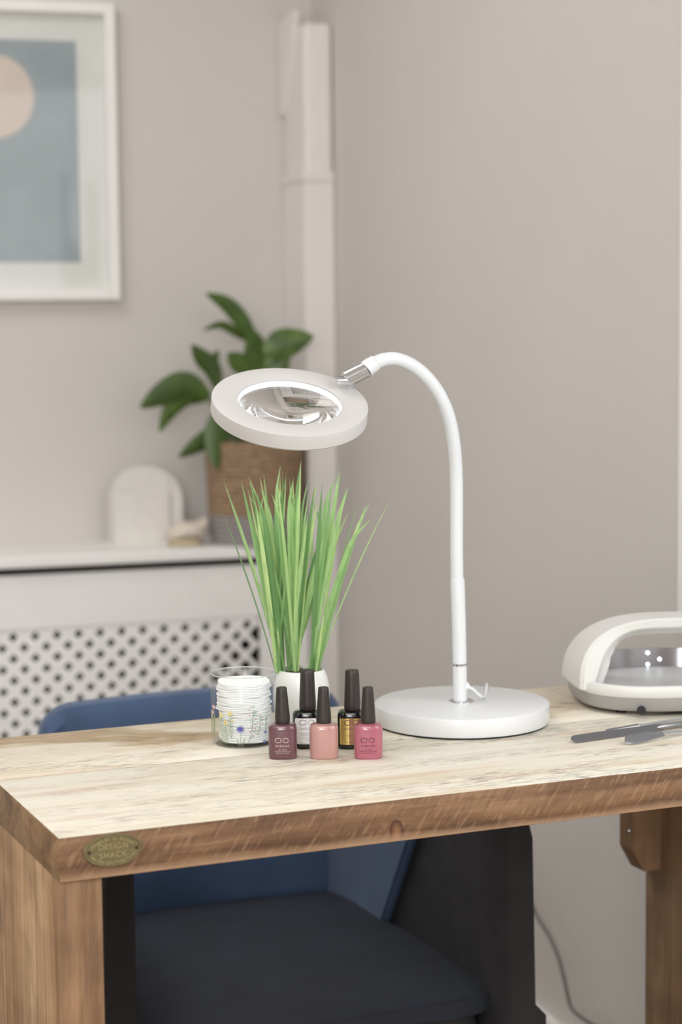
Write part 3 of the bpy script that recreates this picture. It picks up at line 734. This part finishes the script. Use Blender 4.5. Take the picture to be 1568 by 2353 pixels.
bottle('nail_polish_bottle', 'small nude pink nail polish bottle without lettering, middle of the front row', 745, 1746, False, M_nude)
bottle('nail_polish_bottle', 'small rose pink nail polish bottle with dark lettering, rightmost of front row', 847.5, 1746, False, M_rose, (M_inkp, .0047, .0175), txt)
t = bottle('nail_polish_bottle', 'tall black nail polish bottle with white label behind the plum one', 708, 1722, True, M_blackgloss, (M_inkg, .0053, .0255), [('WEAR EXTENDER', -.0095, .0022), ('PROLONGATEUR', -.0115, .0017), ('UP TO 3 WEEKS', -.0145, .0019), ('BASE', -.0165, .0016), ('0.42 fl oz / 12.5 mL', -.0195, .0019)], (M_lab, .0132, .0055, .0325))
bm = NB()
t = bottle('nail_polish_bottle', 'tall black nail polish bottle with shiny gold label behind the rose one', 811, 1722.5, True, M_blackgloss, (M_ink, .0053, .0255), [('TOP COAT', -.0120, .0024), ('0.42 fl oz / 12.5 mL', -.0185, .0019)], (M_gold, .0132, .0050, .0325))
bm = NB(); gg = lambda x, z: (x, -.0125*(1-min(abs(x)/.0158, .999)**2.9)**(1/2.9)-.00022, z)
for xa, xb in ((-.0035, .002), (.0065, .0115)):
    loft(bm, [[gg(xa+(xb-xa)*i/6, z) for i in range(7)] for z in (.0051, .0324)], False, False, closed=False)
link('foil_band', bm, M_bronzel, t, False)

# ================================================================ GLASS JAR with cotton pads
pj = onT(560, 1722); RJ = .0338; gl = Vector((pj.x-.0010, pj.y+RJ, ZT))
jar = thing('glass_jar', 'clear glass tumbler printed with meadow flowers, holding cotton pads', 'jar', gl)
HJ = .0745
bm = NB(); lathe(bm, [(.001, 0), (RJ-.004, 0), (RJ-.0012, .0012), (RJ, .004), (RJ+.0008, HJ-.001), (RJ+.0002, HJ), (RJ-.0008, HJ), (RJ-.0012, HJ-.001), (RJ-.0018, .006), (RJ-.005, .0038), (.001, .0035)], 96, False, False); bmesh.ops.recalc_face_normals(bm, faces=bm.faces)
link('glass_wall', bm, M_glass, jar)
k = NT('glass_rim'); k.t.nodes['Principled BSDF'].inputs['Transmission Weight'].default_value = .6; k.b.inputs['Base Color'].default_value = (.88, .92, .9, 1); k.b.inputs['Roughness'].default_value = .1
k.l(k.ramp(k.noise(f=9), [(0, (.85, .9, .88, 1)), (1, (.93, .95, .94, 1))]), k.b.inputs['Base Color'])
bm = NB(); n_ = 64
rim = [(cos(2*pi*i/n_)*(RJ+.0002), sin(2*pi*i/n_)*(RJ+.0002), HJ+.0002) for i in range(n_)]
def torus(bm, R_, r_, z, n=72, m=8):
    lathe(bm, [(R_+r_*cos(2*pi*i/m), z+r_*sin(2*pi*i/m)) for i in range(m)], n, closed=True)
torus(bm, RJ+.0002, .0006, HJ); link('glass_rim', bm, k.m, jar)
bm = NB(); torus(bm, RJ-.0016, .0009, .0012); link('glass_foot', bm, M_glass, jar)
# printed flowers
def flowers():
    out = {}
    def add(m, geo): out.setdefault(m, []).append(geo)
    u = lambda px: (px-560)*.000445; v = lambda py: (1722-py)*.000452+.001
    pt = lambda px, py: (u(px), v(py))
    def blob(px, py, r, m, n=5, rot=0, pet=.55):
        c = pt(px, py); R_ = r*.000445
        for i in range(n):
            a = 2*pi*i/n+rot; add(m, ([(c[0]+R_*.6*cos(a)+R_*pet*cos(b_)*(.7), c[1]+R_*.6*sin(a)+R_*pet*sin(b_)*.7) for b_ in [2*pi*j/8 for j in range(8)]], [list(range(8))]))
    def line(P, m, w=.9): add(m, stroke([pt(*q) for q in P], w*.000445))
    def leafpair(px, py, m, L=5):
        for s in (-1, 1): add(m, stroke([pt(px, py), pt(px+s*L*.6, py-L*.35), pt(px+s*L, py-L)], 1.1*.000445))
    for x, y0, y1 in ((511, 1648, 1712), (521, 1662, 1715), (533, 1640, 1700)):
        line([(x-1, y0), (x, (y0+y1)/2), (x+1, y1)], 'g')
        y = y0+9
        while y < y1: leafpair(x, y, 'g', 5); y += 6.5
    for x, y in ((509, 1644), (513, 1648), (508, 1650), (531, 1638), (529, 1643), (534, 1643), (537, 1657), (520, 1660), (523, 1664), (518, 1666)): blob(x, y, 3.0, 'y', 4, x)
    c = (555, 1677)
    for i in range(14):
        a = 2*pi*i/14; add('b', stroke([pt(*c), pt(c[0]+9.5*cos(a), c[1]+9.5*sin(a)*.85)], 1.9*.000445))
    blob(555, 1677, 3, 'v', 5)
    line([(556, 1686), (556, 1715)], 'g'); line([(548, 1700), (552, 1716)], 'g', 1.6); line([(566, 1698), (559, 1716)], 'g', 1.6)
    for P in ([(588, 1632), (584, 1660), (582, 1690), (574, 1708)], [(584, 1650), (592, 1640), (596, 1636)], [(582, 1680), (594, 1690), (600, 1688)], [(603, 1650), (601, 1670), (596, 1692)]): line(P, 'g', 1.1)
    for x, y in ((585, 1628), (588, 1640), (592, 1648), (583, 1662), (590, 1668), (587, 1684), (595, 1684), (598, 1676), (604, 1660), (580, 1698), (601, 1652)): leafpair(x, y, 'g', 4)
    for x, y in ((577, 1633), (578, 1646), (592, 1655), (602, 1646), (606, 1652), (582, 1671), (596, 1664), (585, 1694), (603, 1678), (578, 1684), (590, 1676), (606, 1668)): blob(x, y, 1.9, 'p', 5, x)
    # left-hand side flowers seen through the curve
    for P in ([(489, 1640), (487, 1670), (484, 1700)], [(494, 1650), (492, 1690)]): line(P, 'g', 2.2)
    for x, y in ((488, 1645), (484, 1655), (492, 1632)): blob(x, y, 5, 'k', 5, x)
    for x, y in ((613, 1688), (611, 1710)): blob(x, y, 4, 'w', 6, x)
    line([(616, 1650), (613, 1684)], 'g', 1.5)
    return out
cols = {'w': mat('print_pale_blue', (96, 116, 178), .6), 'g': mat('print_green', (122, 150, 104), .6), 'y': mat('print_yellow', (244, 214, 70), .6), 'b': mat('print_blue', (86, 96, 178), .6), 'v': mat('print_violet', (96, 70, 150), .6), 'p': mat('print_pink', (196, 120, 160), .6), 'k': mat('print_pale_pink', (232, 196, 194), .6)}
nm = {'g': 'printed_stems', 'y': 'printed_yellow_flowers', 'b': 'printed_cornflower', 'w': 'printed_blue_buds', 'v': 'printed_flower_centre', 'p': 'printed_pink_flowers', 'k': 'printed_pale_pink_flowers'}
def cylmap(x, y):
    xx = max(-.0335, min(.0335, x)); r_ = RJ+.0010; return (xx, -math.sqrt(r_*r_-xx*xx), y)
for key, gs in flowers().items():
    bm = NB()
    for g in gs: put(bm, g, cylmap)
    link(nm[key], bm, cols[key], jar, False)
# cotton pads, one object each
zc = .0042; npad = 36; proto = None
for i in range(npad):
    th = (.0665-.0042)/npad
    if proto is None:
        bm = NB(); a = .0270
        loft(bm, [superring(a*.97, a*.97, 0, 2.6, 40), superring(a, a, th*.3, 2.6, 40), superring(a, a, th*.62, 2.6, 40), superring(a*.985, a*.985, th*.96, 2.6, 40), superring(a*.4, a*.4, th*.99, 2.6, 40)])
        for v_ in bm.verts: v_.co.z += 0
        o = link('cotton_pad', bm, M_pad); proto = o
    else:
        o = proto.copy(); S.collection.objects.link(o)
    lean = .0018 if i > npad*.52 else -.0
    o.location = (gl.x+.002+lean*-1+rnd.uniform(-.0006, .0006), gl.y+rnd.uniform(-.0007, .0007), ZT+zc+i*th)
    s_ = 1 if i > npad*.5 else .955
    o.scale = (s_+rnd.uniform(-.008, .008), s_+rnd.uniform(-.006, .006), 1)
    o.rotation_euler = (0, 0, rnd.uniform(0, 6))
    tag(o, {0: 'lowest white cotton pad at the bottom of the stack in the jar', npad-1: 'topmost white cotton pad of the stack in the glass jar'}.get(i, 'white cotton pad in the middle of the stack in the flower printed jar'), 'cotton pad', 'cotton pads stacked in the glass jar')

# ================================================================ GRASS PLANT in white pot
pp = Z(693, 1688, ZT); PB = Vector((pp.x, 2.128, ZT)); PB.x = D(693, 1600, PB.y).x
pot = thing('grass_plant', 'tall bright green grass plant in a rounded white ceramic pot', 'plant', PB)
RP = 66*PB.y/F*1.0
HP = D(693, 1545, PB.y-.02).z-ZT
bm = NB(); prof = []
for i in range(21):
    u = i/20; prof.append((RP*(.72+.28*sin(pi*min(1, .12+u*.80))**.8 if u < .62 else RP and (.72+.28*sin(pi*(.12+u*.80))**.8)), u*HP))
prof = [(RP*k_, z*HP) for k_, z in ((.70, 0), (.76, .01), (.88, .14), (.96, .30), (1, .48), (1, .62), (.965, .78), (.90, .90), (.83, .975), (.79, 1.0), (.76, 1.0), (.75, .97), (.74, .86))]
lathe(bm, prof, 72, True, False); link('pot', bm, M_pot, pot)
bm = NB(); lathe(bm, [(RP*.75, HP*.84), (RP*.745, HP*.93), (RP*.4, HP*.97), (.001, HP*.97)], 40, True, True)
for v_ in bm.verts: v_.co.z += rnd.uniform(-.0012, .0012)
link('soil', bm, M_soil, pot)
o6 = lambda x, y: (480+x/3.564, 1040+y/3.564)
tips = [(125, 240, 0, 3), (95, 455, 0, 1.2), (265, 230, 0, 4), (370, 160, 0, 2.5), (450, 175, 0, 3.5), (525, 75, 1, 4), (605, 125, 0, 2.5), (580, 190, 0, 4), (635, 165, 0, 2), (718, 65, 1, 4.5), (755, 65, 1, 3.5),
        (845, 165, 2, 2.5), (880, 170, 1, 2), (985, 150, 2, 4), (1075, 130, 2, 4.5), (1110, 170, 1, 4), (1132, 260, 2, 2.5), (1300, 395, 2, 4), (1225, 390, 2, 1.2), (1490, 380, 2, 1.2), (340, 240, 0, 3), (480, 260, 0, 3), (400, 330, 0, 3),
        (780, 190, 1, 3), (870, 260, 1, 3.5), (650, 190, 1, 5), (560, 230, 1, 3), (810, 320, 1, 3), (905, 340, 1, 3.5), (960, 360, 2, 4), (1010, 260, 2, 3), (1060, 330, 2, 3), (230, 520, 0, 2), (320, 300, 0, 3), (690, 230, 1, 4.5), (740, 260, 0, 3)]
tips += [(1290, 430, 2, 5), (1262, 500, 2, 5), (1235, 590, 2, 4.5), (1205, 680, 2, 4), (1000, 520, 1, 4.5), (930, 640, 1, 5), (415, 560, 0, 4), (350, 640, 0, 4), (540, 420, 0, 5), (1110, 300, 2, 4)]
bases = [(585, 1800), (695, 1805), (855, 1790)]
for i in range(30):
    tx_ = rnd.uniform(330, 1150); cl_ = 0 if tx_ < 600 else (1 if tx_ < 880 else 2)
    if rnd.random() < .25: cl_ = 1
    tips.append((tx_, rnd.uniform(180, 620), cl_, rnd.uniform(2.5, 4.5)))
bm = NB()
for i, (x, y, c_, w) in enumerate(tips):
    bx_, by_ = bases[c_]; bx_ += rnd.uniform(-38, 38)
    tipx, tipy = o6(x, y); b0 = o6(bx_, by_)
    dy0 = rnd.uniform(-.010, .010); dy1 = dy0*2+rnd.uniform(-.03, .03)
    q0 = D(*b0, PB.y+dy0)-PB; q0.z = HP*.95; q3 = D(tipx, tipy, PB.y+dy1)-PB
    bend = (tipx-b0[0])
    mid = lambda u, k_: (b0[0]+bend*(u-k_*u*(1-u)), b0[1]+(tipy-b0[1])*(u+.10*u*(1-u)))
    Q = [q0]
    for u in (.3, .6, .82):
        m_ = mid(u, .12 if abs(bend) > 20 else .0); Q.append(D(m_[0], m_[1], PB.y+dy0+(dy1-dy0)*u)-PB)
    hk_ = rnd.choice((-1, 1))*rnd.uniform(0, .010) if w > 2 and i % 2 else 0
    q3 = q3+Vector((hk_, 0, -abs(hk_)*.5)); Q.append(q3)
    ww = w*.00050*1.35
    leaf(bm, Q, ww, rnd.choice((.5, .25, -.3)), 16, rnd.uniform(-.7, .7), prof=lambda u: (.75+.5*u) if u < .45 else max(.03, (.975)*(1-((u-.45)/.55)**1.7)))
# a tiny side sprig
link('grass_blades', bm, M_grass, pot)

# ================================================================ NAIL CURING LAMP
NL = Vector((.3715, 2.256, ZT)); na = rad(6)
nl = thing('nail_curing_lamp', 'white nail curing lamp with grey base and open arched hood at the desk end', 'nail lamp', NL, na)
AX, BY, E_ = .110, .098, 2.7
bm = NB(); loft(bm, [superring(AX*k_, BY*k_, z, E_, 96) for k_, z in ((.88, .0045), (.94, .0055), (.975, .011), (.985, .0208))]); link('base', bm, M_nailg, nl)
bm = NB(); loft(bm, [superring(AX*k_, BY*k_, z, E_, 96) for k_, z in ((.985, .0210), (1.0, .0235), (1.0, .0305), (.985, .0335), (.96, .0343), (.935, .0335), (.93, .0222))], False, False)
link('sill', bm, M_nailw, nl)
bm = NB(); loft(bm, [superring(AX*.928, BY*.928, z, E_, 96) for z in (.0209, .0232)]); link('tray', bm, M_tray, nl)
for sx_ in (-1, 1):
    for sy_ in (-1, 1):
        bm = NB(); lathe(bm, [(.006, 0), (.0065, .003), (.0065, .0055)], 20, c=(sx_*.066, sy_*.06)); link('foot', bm, M_rubber if sy_ < 0 else M_nailg, nl)
HZ = .1010; Z0_ = .0245
def hood(u, k_in, e=2.65):
    a = pi*(1-u); ct, st = cos(a), sin(a)
    return AX*k_in*math.copysign(abs(ct)**(2/e), ct), Z0_+(HZ-Z0_-(1-k_in)*AX)*abs(st)**(2/e)
def inner(u, k_in, drop):
    a = pi*(1-u); ct, st = cos(a), sin(a); e = 4.5
    t_ = abs(st)**(2/e); return AX*k_in*math.copysign(abs(ct)**(2/e), ct)*(1-.25*t_), Z0_+(HZ-Z0_-drop)*t_
bm = NB(); rings = []
for i in range(73):
    u = i/72; xo, zo = hood(u, 1.0); s = min(1, abs(2*u-1)**1.6); ki = .885-.07*s*(1 if u < .5 else 1)
    xi, zi = inner(u, .84, .0125)
    hf = (BY*.52)*s+.026*(1-s); yc = -.010*(1-s)-.0*s
    r_ = [(xo+(xi-xo)*t_*.5, yc+hf*yy, zo+(zi-zo)*t_*.5) for yy, t_ in ((-1, .35), (-.92, .0), (0, -.05), (.92, .0), (1, .35))]
    r_ += [(xo+(xi-xo)*t_, yc+hf*yy, zo+(zi-zo)*t_) for yy, t_ in ((.98, .8), (.88, 1.0), (0, 1.0), (-.88, 1.0), (-.98, .8))]
    rings.append(r_)
loft(bm, rings); bmesh.ops.recalc_face_normals(bm, faces=bm.faces)
link('hood', bm, M_nailw, nl)
bm = NB(); rings = []
for i in range(73):
    u = i/72; s = min(1, abs(2*u-1)**1.6); kb_ = .885-.07*s
    dn = .095+(.05*s)+(.014*abs(sin(u*34)) if s > .35 else 0)
    xo, zo = inner(u, .845, .0122); xi, zi = inner(u, .84-(dn-.02)*.9, .0225); yf = -.006-.026*s; yb_ = .014+.03*s
    rings.append([(xo, yf, zo), (xi, yf+.004, zi), (xi, yf+.007, zi), (xi, yb_, zi), (xo, yb_, zo)])
loft(bm, rings); bmesh.ops.recalc_face_normals(bm, faces=bm.faces); link('inner_lip', bm, M_nailw, nl)
bm = NB(); arcp = [superring(AX*.90, BY*.92, 0, E_, 96)[i] for i in range(2, 47)]
loft(bm, [[(x*k_, y*k_, z) for x, y, _ in arcp] for k_, z in ((.97, .0233), (1.0, .0450), (1.02, .0452), (1.005, .0233))], False, False, closed=False); bmesh.ops.recalc_face_normals(bm, faces=bm.faces)
mb = link('mirror_band', bm, M_mirror, nl)
Qi = (Matrix.Translation(NL) @ Matrix.Rotation(na, 4, 'Z')).inverted()
for (px, py) in ((1494, 1503), (1494, 1531), (1522, 1518), (1371, 1528)):
    q = Qi @ D(px, py, NL.y+.078)
    xx = min(abs(q.x)/(AX*.9), .97); yy = BY*.92*(1-xx**E_)**(1/E_)*.97
    bm = NB(); bmesh.ops.create_uvsphere(bm, u_segments=16, v_segments=10, radius=.0022); o = link('led_bulb', bm, M_bulb, mb); o.location = (q.x, yy, max(.0265, min(.0415, q.z)))
bm = NB(); lathe(bm, [(.0050, 0), (.0050, .002), (.0003, .0021)], 20); o = link('sensor_hole', bm, M_rubber, nl)
q = Qi @ D(1473, 1630, NL.y-.098); o.matrix_local = Matrix.Translation((q.x, -BY*.972, .0085)) @ Matrix.Rotation(pi/2, 4, 'X')

# ================================================================ MANICURE TOOLS
def flatblade(bm, P, W_, th, roundtip=True):
    rows = []; N = len(P)
    for i, (p, w) in enumerate(zip(P, W_)):
        t_ = (P[min(i+1, N-1)]-P[max(i-1, 0)]); t_.normalize(); s_ = Vector((0, 0, 1)).cross(t_).normalized(); n_ = t_.cross(s_)
        rows.append([p-s_*w, p-s_*w*.9+n_*th, p+s_*w*.9+n_*th, p+s_*w])
    loft(bm, rows); bmesh.ops.recalc_face_normals(bm, faces=bm.faces)
def tool_dir(a, b):
    p = onT(*a); q = onT(*b); d = (q-p); L = d.length; d.normalize(); return p, d, L
p, d, L = tool_dir((1313, 1708), (1568, 1672)); yaw = math.atan2(d.y, d.x)
t = thing('nail_file', 'long flat dark metal nail file lying on the desk, leftmost of the tools', 'nail file', p, yaw)
TILT = Matrix.Rotation(rad(38), 4, 'X')
bm = NB(); xs = [0, .0012, .003, .006, .012, .05, .09, .12]; ws = [.0010, .0030, .0044, .0050, .0052, .0052, .0048, .0042]
flatblade(bm, [Vector((x, 0, .0004)) for x in xs], ws, .0012); bmesh.ops.transform(bm, matrix=Matrix.Translation((0, 0, .0034)) @ TILT, verts=bm.verts); link('file_blade', bm, M_steeld, t)
bm = NB(); tube(bm, [(.112, 0, .0034), (.12, 0, .0040), (.16, 0, .0042), (.165, 0, .0042)], [.0015, .0032, .0036, .002], 16); link('handle', bm, M_steel, t)
p, d, L = tool_dir((1385, 1694), (1568, 1662)); p2 = p+Vector((0, 0, 0)); yaw = math.atan2(d.y, d.x)
t = thing('cuticle_pusher', 'steel cuticle pusher with knurled grip lying behind the flat nail file', 'manicure tool', p+d.cross(Vector((0, 0, 1)))*-.004, yaw)
bm = NB(); P = []; R_ = []
for i in range(60):
    P.append((.010+.045*i/59, 0, .0036)); R_.append(.0030+(.0003 if i % 2 else 0))
tube(bm, P, R_, 20); link('knurled_grip', bm, M_steel, t)
bm = NB(); flatblade(bm, [Vector((x, 0, .0024)) for x in (-.005, 0, .006, .011)], [.0010, .0022, .0018, .0018], .0016); link('pusher_tip', bm, M_steel, t)
bm = NB(); tube(bm, [(.055, 0, .0036), (.058, 0, .0036), (.11, 0, .0036), (.13, 0, .0036)], [.0030, .0024, .0022, .0030], 20); link('shaft', bm, M_chrome, t)
p, d, L = tool_dir((1436, 1712), (1568, 1690)); yaw = math.atan2(d.y, d.x)
t = thing('cuticle_pusher', 'curved steel spoon ended pusher at the table front, nearest the desk edge', 'manicure tool', p, yaw)
bm = NB(); xs = [0, .002, .006, .014, .026, .040, .052]; ws = [.0015, .0042, .0060, .0064, .0056, .0042, .0028]; zs = [.0006, .0010, .0016, .0024, .0030, .0030, .0026]
rows = []
for x, w, z in zip(xs, ws, zs):
    rows.append([(x, -w, z+.0010), (x, -w*.5, z+.0002), (x, 0, z), (x, w*.5, z+.0002), (x, w, z+.0010), (x, w*.5, z+.0014), (x, 0, z+.0012), (x, -w*.5, z+.0014)])
loft(bm, rows); bmesh.ops.recalc_face_normals(bm, faces=bm.faces); bmesh.ops.transform(bm, matrix=Matrix.Translation((0, 0, .0030)) @ Matrix.Rotation(rad(40), 4, 'X'), verts=bm.verts); link('spoon_end', bm, M_steel, t)
bm = NB(); tube(bm, catmull([(.050, 0, .0048), (.06, .001, .0046), (.08, 0, .0036), (.12, 0, .0032)], 5), .0026, 18); link('handle', bm, M_chrome, t)

# ================================================================ CORD by the right wall
pts = [(1170, 1950), (1213, 2052), (1235, 2105), (1262, 2150), (1282, 2195), (1296, 2245), (1306, 2290), (1318, 2322), (1360, 2353), (1420, 2385)]
P = []
for i, (x, y) in enumerate(pts):
    yy, z = rw(x, y, .03); P.append(K+RY*yy-RX*.03+Vector((0, 0, z)))
P.insert(0, P[0]+RY*.05+RX*.026+Vector((0, 0, .02)))
P += [P[-1]-RY*.06+Vector((0, 0, -.05)), Vector((P[-1].x, P[-1].y, .0035))-RY*.16, Vector((P[-1].x, P[-1].y, .0035))-RY*.40]
bm = NB(); tube(bm, catmull(P, 8), .0030, 10); c = link('electric_cord', bm, M_cord); tag(c, 'thin grey electric cord hanging in a curve below the desk by the wall', 'cord')
